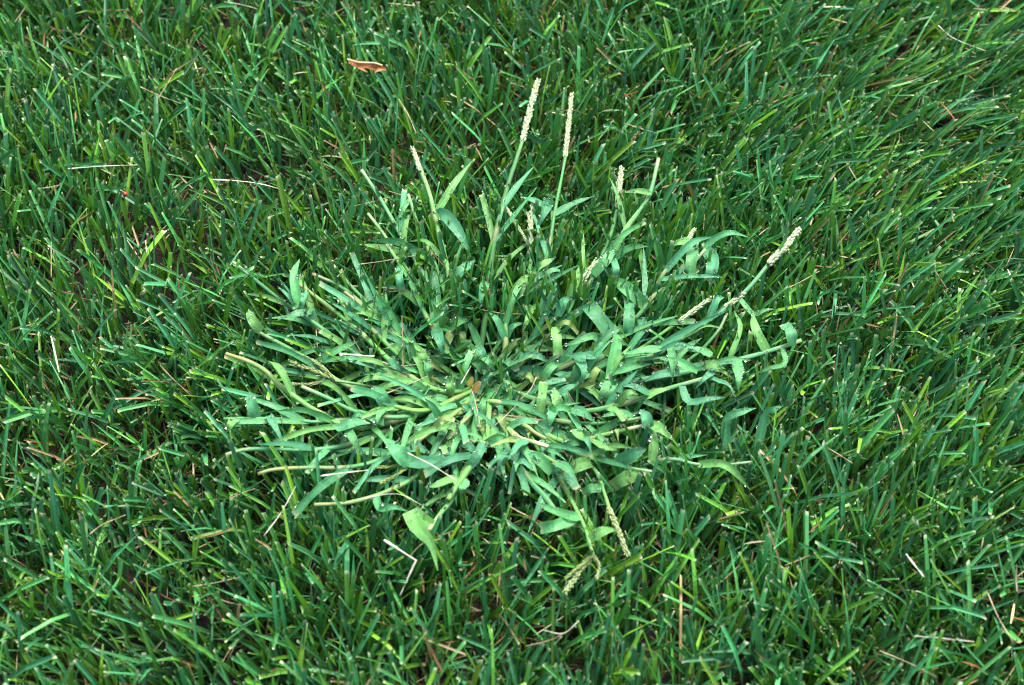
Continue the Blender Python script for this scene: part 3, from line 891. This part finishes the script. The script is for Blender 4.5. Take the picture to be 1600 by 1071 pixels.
# ------------------------------------------------------------------ single dry straws lying on the lawn
def straw(px, wmm, col, label, group=None, z=.040, name='dry_straw', cat='straw', sag=.0):
    pts = [P(x, y, z + (q if len(p_) > 2 else 0)) for p_ in px for x, y, q in [(p_[0], p_[1], p_[2] if len(p_) > 2 else 0)]]
    n = 16
    if len(pts) == 3 and sag == 'kink':
        c = [pts[0].lerp(pts[1], i / 8) for i in range(8)] + [pts[1].lerp(pts[2], i / 8) for i in range(9)]
    else:
        c = spline(pts, n)
    ph = random.uniform(0, 6)
    rad = [wmm * .0005 * (.75 + .25 * math.sin(i * .8 + ph)) * (1 - .35 * i / n) for i in range(len(c))]
    cols = [np.array(col) * .72 * (1 + .15 * math.sin(i * 1.3 + ph)) for i in range(len(c))]
    me = tube_mesh(name, c, rad, cols, sides=6, flat=.5)
    recentre(me, c[0])
    o = link(name, me, M_THATCH, None, c[0])
    return tag(o, label, cat, group)

PALE, STR, BRN = (.72, .70, .56), (.52, .43, .26), (.36, .22, .10)
straw([(600, 844), (650, 876), (625, 931, -.012)], 1.9, PALE, 'stout whitish straw bent into a sharp knee, below a long drooping wet leaf', z=.044, sag='kink')
straw([(637, 708), (676, 728), (714, 752)], 1.5, (.62, .62, .42), 'straight pale straw lying across the broad wet leaves near the crabgrass crown', z=.052)
straw([(501, 744), (538, 739), (575, 735)], 1.5, PALE, 'short white straw just under the long tan-ended crabgrass stem', z=.047)
straw([(531, 553), (556, 555), (585, 557)], 1.9, (.80, .78, .66), 'short thick white straw wedged between radiating crabgrass stems', z=.052)
straw([(332, 281), (372, 283), (408, 288), (446, 298)], 1.5, PALE, 'long pale green-white straw lying level on the lawn by itself', z=.043)
straw([(1416, 866), (1428, 882), (1444, 902)], 1.7, PALE, 'short whitish dead blade tip leaning among wide dark blades', z=.042)
for q in [[(219, 136), (250, 150), (283, 162)], [(247, 154), (262, 130), (276, 107)], [(106, 264), (160, 260), (214, 258)], [(350, 3), (375, 7), (402, 14)],
          [(557, 414), (600, 408), (646, 400)], [(549, 447), (600, 450), (646, 454)], [(628, 494), (629, 540), (630, 586)], [(492, 488), (494, 515), (496, 545)],
          [(662, 382), (684, 400), (706, 420)], [(712, 391), (695, 408), (676, 426)], [(608, 299), (640, 310), (668, 326)], [(553, 322), (580, 316), (610, 308)],
          [(721, 342), (742, 343), (763, 339)], [(1429, 994), (1475, 998), (1522, 1003)], [(1374, 1017), (1420, 1036), (1464, 1058)],
          [(1543, 926), (1560, 965), (1584, 1005)], [(80, 378), (80, 405), (80, 434)], [(596, 566), (620, 572), (650, 570)], [(597, 618), (640, 600), (668, 588)],
          [(752, 484), (785, 490), (815, 491)], [(838, 590), (828, 610), (812, 625)], [(770, 668), (790, 650), (806, 634)], [(780, 648), (815, 652), (850, 657)],
          [(1288, 697), (1310, 710), (1332, 724)], [(412, 838), (440, 800), (462, 760)], [(362, 778), (380, 770), (398, 764)], [(720, 600), (728, 586), (736, 572)],
          [(738, 612), (744, 635), (750, 664)], [(1232, 450), (1256, 438), (1280, 424)], [(250, 571), (268, 590), (300, 620)], [(623, 155), (638, 180), (650, 208)],
          [(300, 917), (340, 910), (375, 902)], [(850, 985), (880, 990), (905, 970)], [(822, 1010), (860, 1000), (890, 985)], [(560, 780), (620, 772), (660, 790)],
          [(640, 870), (660, 850), (690, 842)], [(140, 835), (160, 820), (196, 805)], [(1466, 40), (1490, 60), (1540, 80)]]:
    cname, cval = random.choice((('tan', STR), ('tan', STR), ('whitish', PALE), ('brownish', (.45, .34, .18))))
    mx_, my_ = q[1]
    crown = 640 < mx_ < 900 and 560 < my_ < 700
    weed = ((mx_ - 790) / 400) ** 2 + ((my_ - 560) / 260) ** 2 < 1
    place, grp = (('resting on the crowded leaves at the crabgrass crown', 'straws on the crabgrass crown') if crown else
                  ('caught among the spreading crabgrass stems', 'straws among the crabgrass stems') if weed else
                  ('lying loose on the open mown lawn', 'loose straws on the open lawn'))
    straw(q, random.uniform(.7, 1.2), np.array(cval) * random.uniform(.85, 1.1), 'thin dry %s straw %s' % (cname, place), '%s %s' % (cname, grp),
          z=.034 if crown else random.uniform(.036, .046))

def dead_leaf():
    """curled brown leaf caught on the blade tips"""
    pts = [P(545, 98, .044), P(565, 104, .042), P(585, 106, .042), P(603, 110, .041)]
    me = ribbon_mesh('curled_blade', pts, .0062, (.30, .12, .045), tipc=(.34, .16, .06), kind='mid', rows=14, fold=.9, wave=.5)
    e = bpy.data.objects.new('dead_leaf', None); COL.objects.link(e); e.location = pts[0]; e.empty_display_size = .01
    tag(e, 'curled rusty brown dead leaf with a pale rib caught on the grass tips', 'leaf')
    recentre(me, pts[0]); link('curled_blade', me, M_THATCH, e)
    c = spline([p + Vector((0, -.0005, .0032)) for p in [P(543, 97, .044), P(562, 102, .043), P(585, 103, .043), P(598, 107, .042)]], 12)
    me = tube_mesh('rib', c, [.0007] * 13, [np.array([.66, .50, .28])] * 13, sides=6, flat=.7)
    recentre(me, pts[0]); link('rib', me, M_THATCH, e)
    for (x0, y0, x1, y1) in ((545, 93, 556, 103), (560, 106, 574, 113), (585, 113, 598, 109)):
        me = ribbon_mesh('torn_shred', [P(x0, y0, .043), P((x0 + x1) / 2, (y0 + y1) / 2 - 1, .044), P(x1, y1, .042)], .0024, (.38, .18, .07), kind='mid', rows=6, fold=.5, wave=.4)
        recentre(me, pts[0]); link('torn_shred', me, M_THATCH, e)
dead_leaf()

def crown_bits():
    for (a, b, c_, w_, lab) in (((741, 612), (746, 604), (750, 596), .0052, 'small orange-tan dry leaf scrap in the hole at the crabgrass crown'),
                                ((733, 604), (736, 597), (738, 589), .0040, 'small yellow withered leaf scrap standing beside the hole at the crabgrass crown')):
        pts = [P(*a, .030), P(*b, .036), P(*c_, .040)]
        me = ribbon_mesh('leaf_scrap', pts, w_, (.55, .33, .12) if 'orange' in lab else (.50, .42, .14), kind='mid', rows=6, fold=.5, wave=.5)
        recentre(me, pts[0])
        tag(link('leaf_scrap', me, M_THATCH, None, pts[0]), lab, 'leaf scrap')
crown_bits()

def red_berry():
    m = bpy.data.materials.new('glossy_red'); m.use_nodes = True
    t = m.node_tree; pb = t.nodes['Principled BSDF']
    no = t.nodes.new('ShaderNodeTexNoise'); no.inputs['Scale'].default_value = 700
    rp = t.nodes.new('ShaderNodeValToRGB'); rp.color_ramp.elements[0].color = (.30, .012, .012, 1); rp.color_ramp.elements[1].color = (.55, .05, .04, 1)
    tc = t.nodes.new('ShaderNodeTexCoord'); t.links.new(tc.outputs['Object'], no.inputs['Vector'])
    t.links.new(no.outputs['Fac'], rp.inputs[0]); t.links.new(rp.outputs[0], pb.inputs['Base Color'])
    pb.inputs['Roughness'].default_value = .22
    p = P(195, 304, .038)
    nu, nv, r = 14, 9, .0018
    co, f = [], []
    for j in range(nv + 1):
        th = math.pi * j / nv
        for i in range(nu):
            a = 6.28318 * i / nu
            k = 1 - .10 * math.exp(-((th / .5) ** 2)) * 1.5
            co.append((r * math.sin(th) * math.cos(a), r * 1.0 * math.sin(th) * math.sin(a), r * 1.18 * math.cos(th) * k))
    for j in range(nv):
        for i in range(nu):
            f.append((j * nu + i, (j + 1) * nu + i, (j + 1) * nu + (i + 1) % nu, j * nu + (i + 1) % nu))
    e = bpy.data.objects.new('red_berry', None); COL.objects.link(e); e.location = p; e.empty_display_size = .005
    tag(e, 'tiny glossy red rounded berry caught among the grass blades', 'berry')
    link('berry_body', fast_mesh('berry_body', np.array(co), np.array(f), np.full((len(co), 3), .3), np.zeros((len(co), 3)), True), m, e)
    c = spline([Vector((0, 0, r * .9)), Vector((-.0008, 0, r * 1.6)), Vector((-.0024, .0002, r * 2.3))], 6)
    link('stalk', tube_mesh('stalk', c, [.0004] * 7, [np.array([.45, .45, .32])] * 7, sides=6), M_THATCH, e)
red_berry()
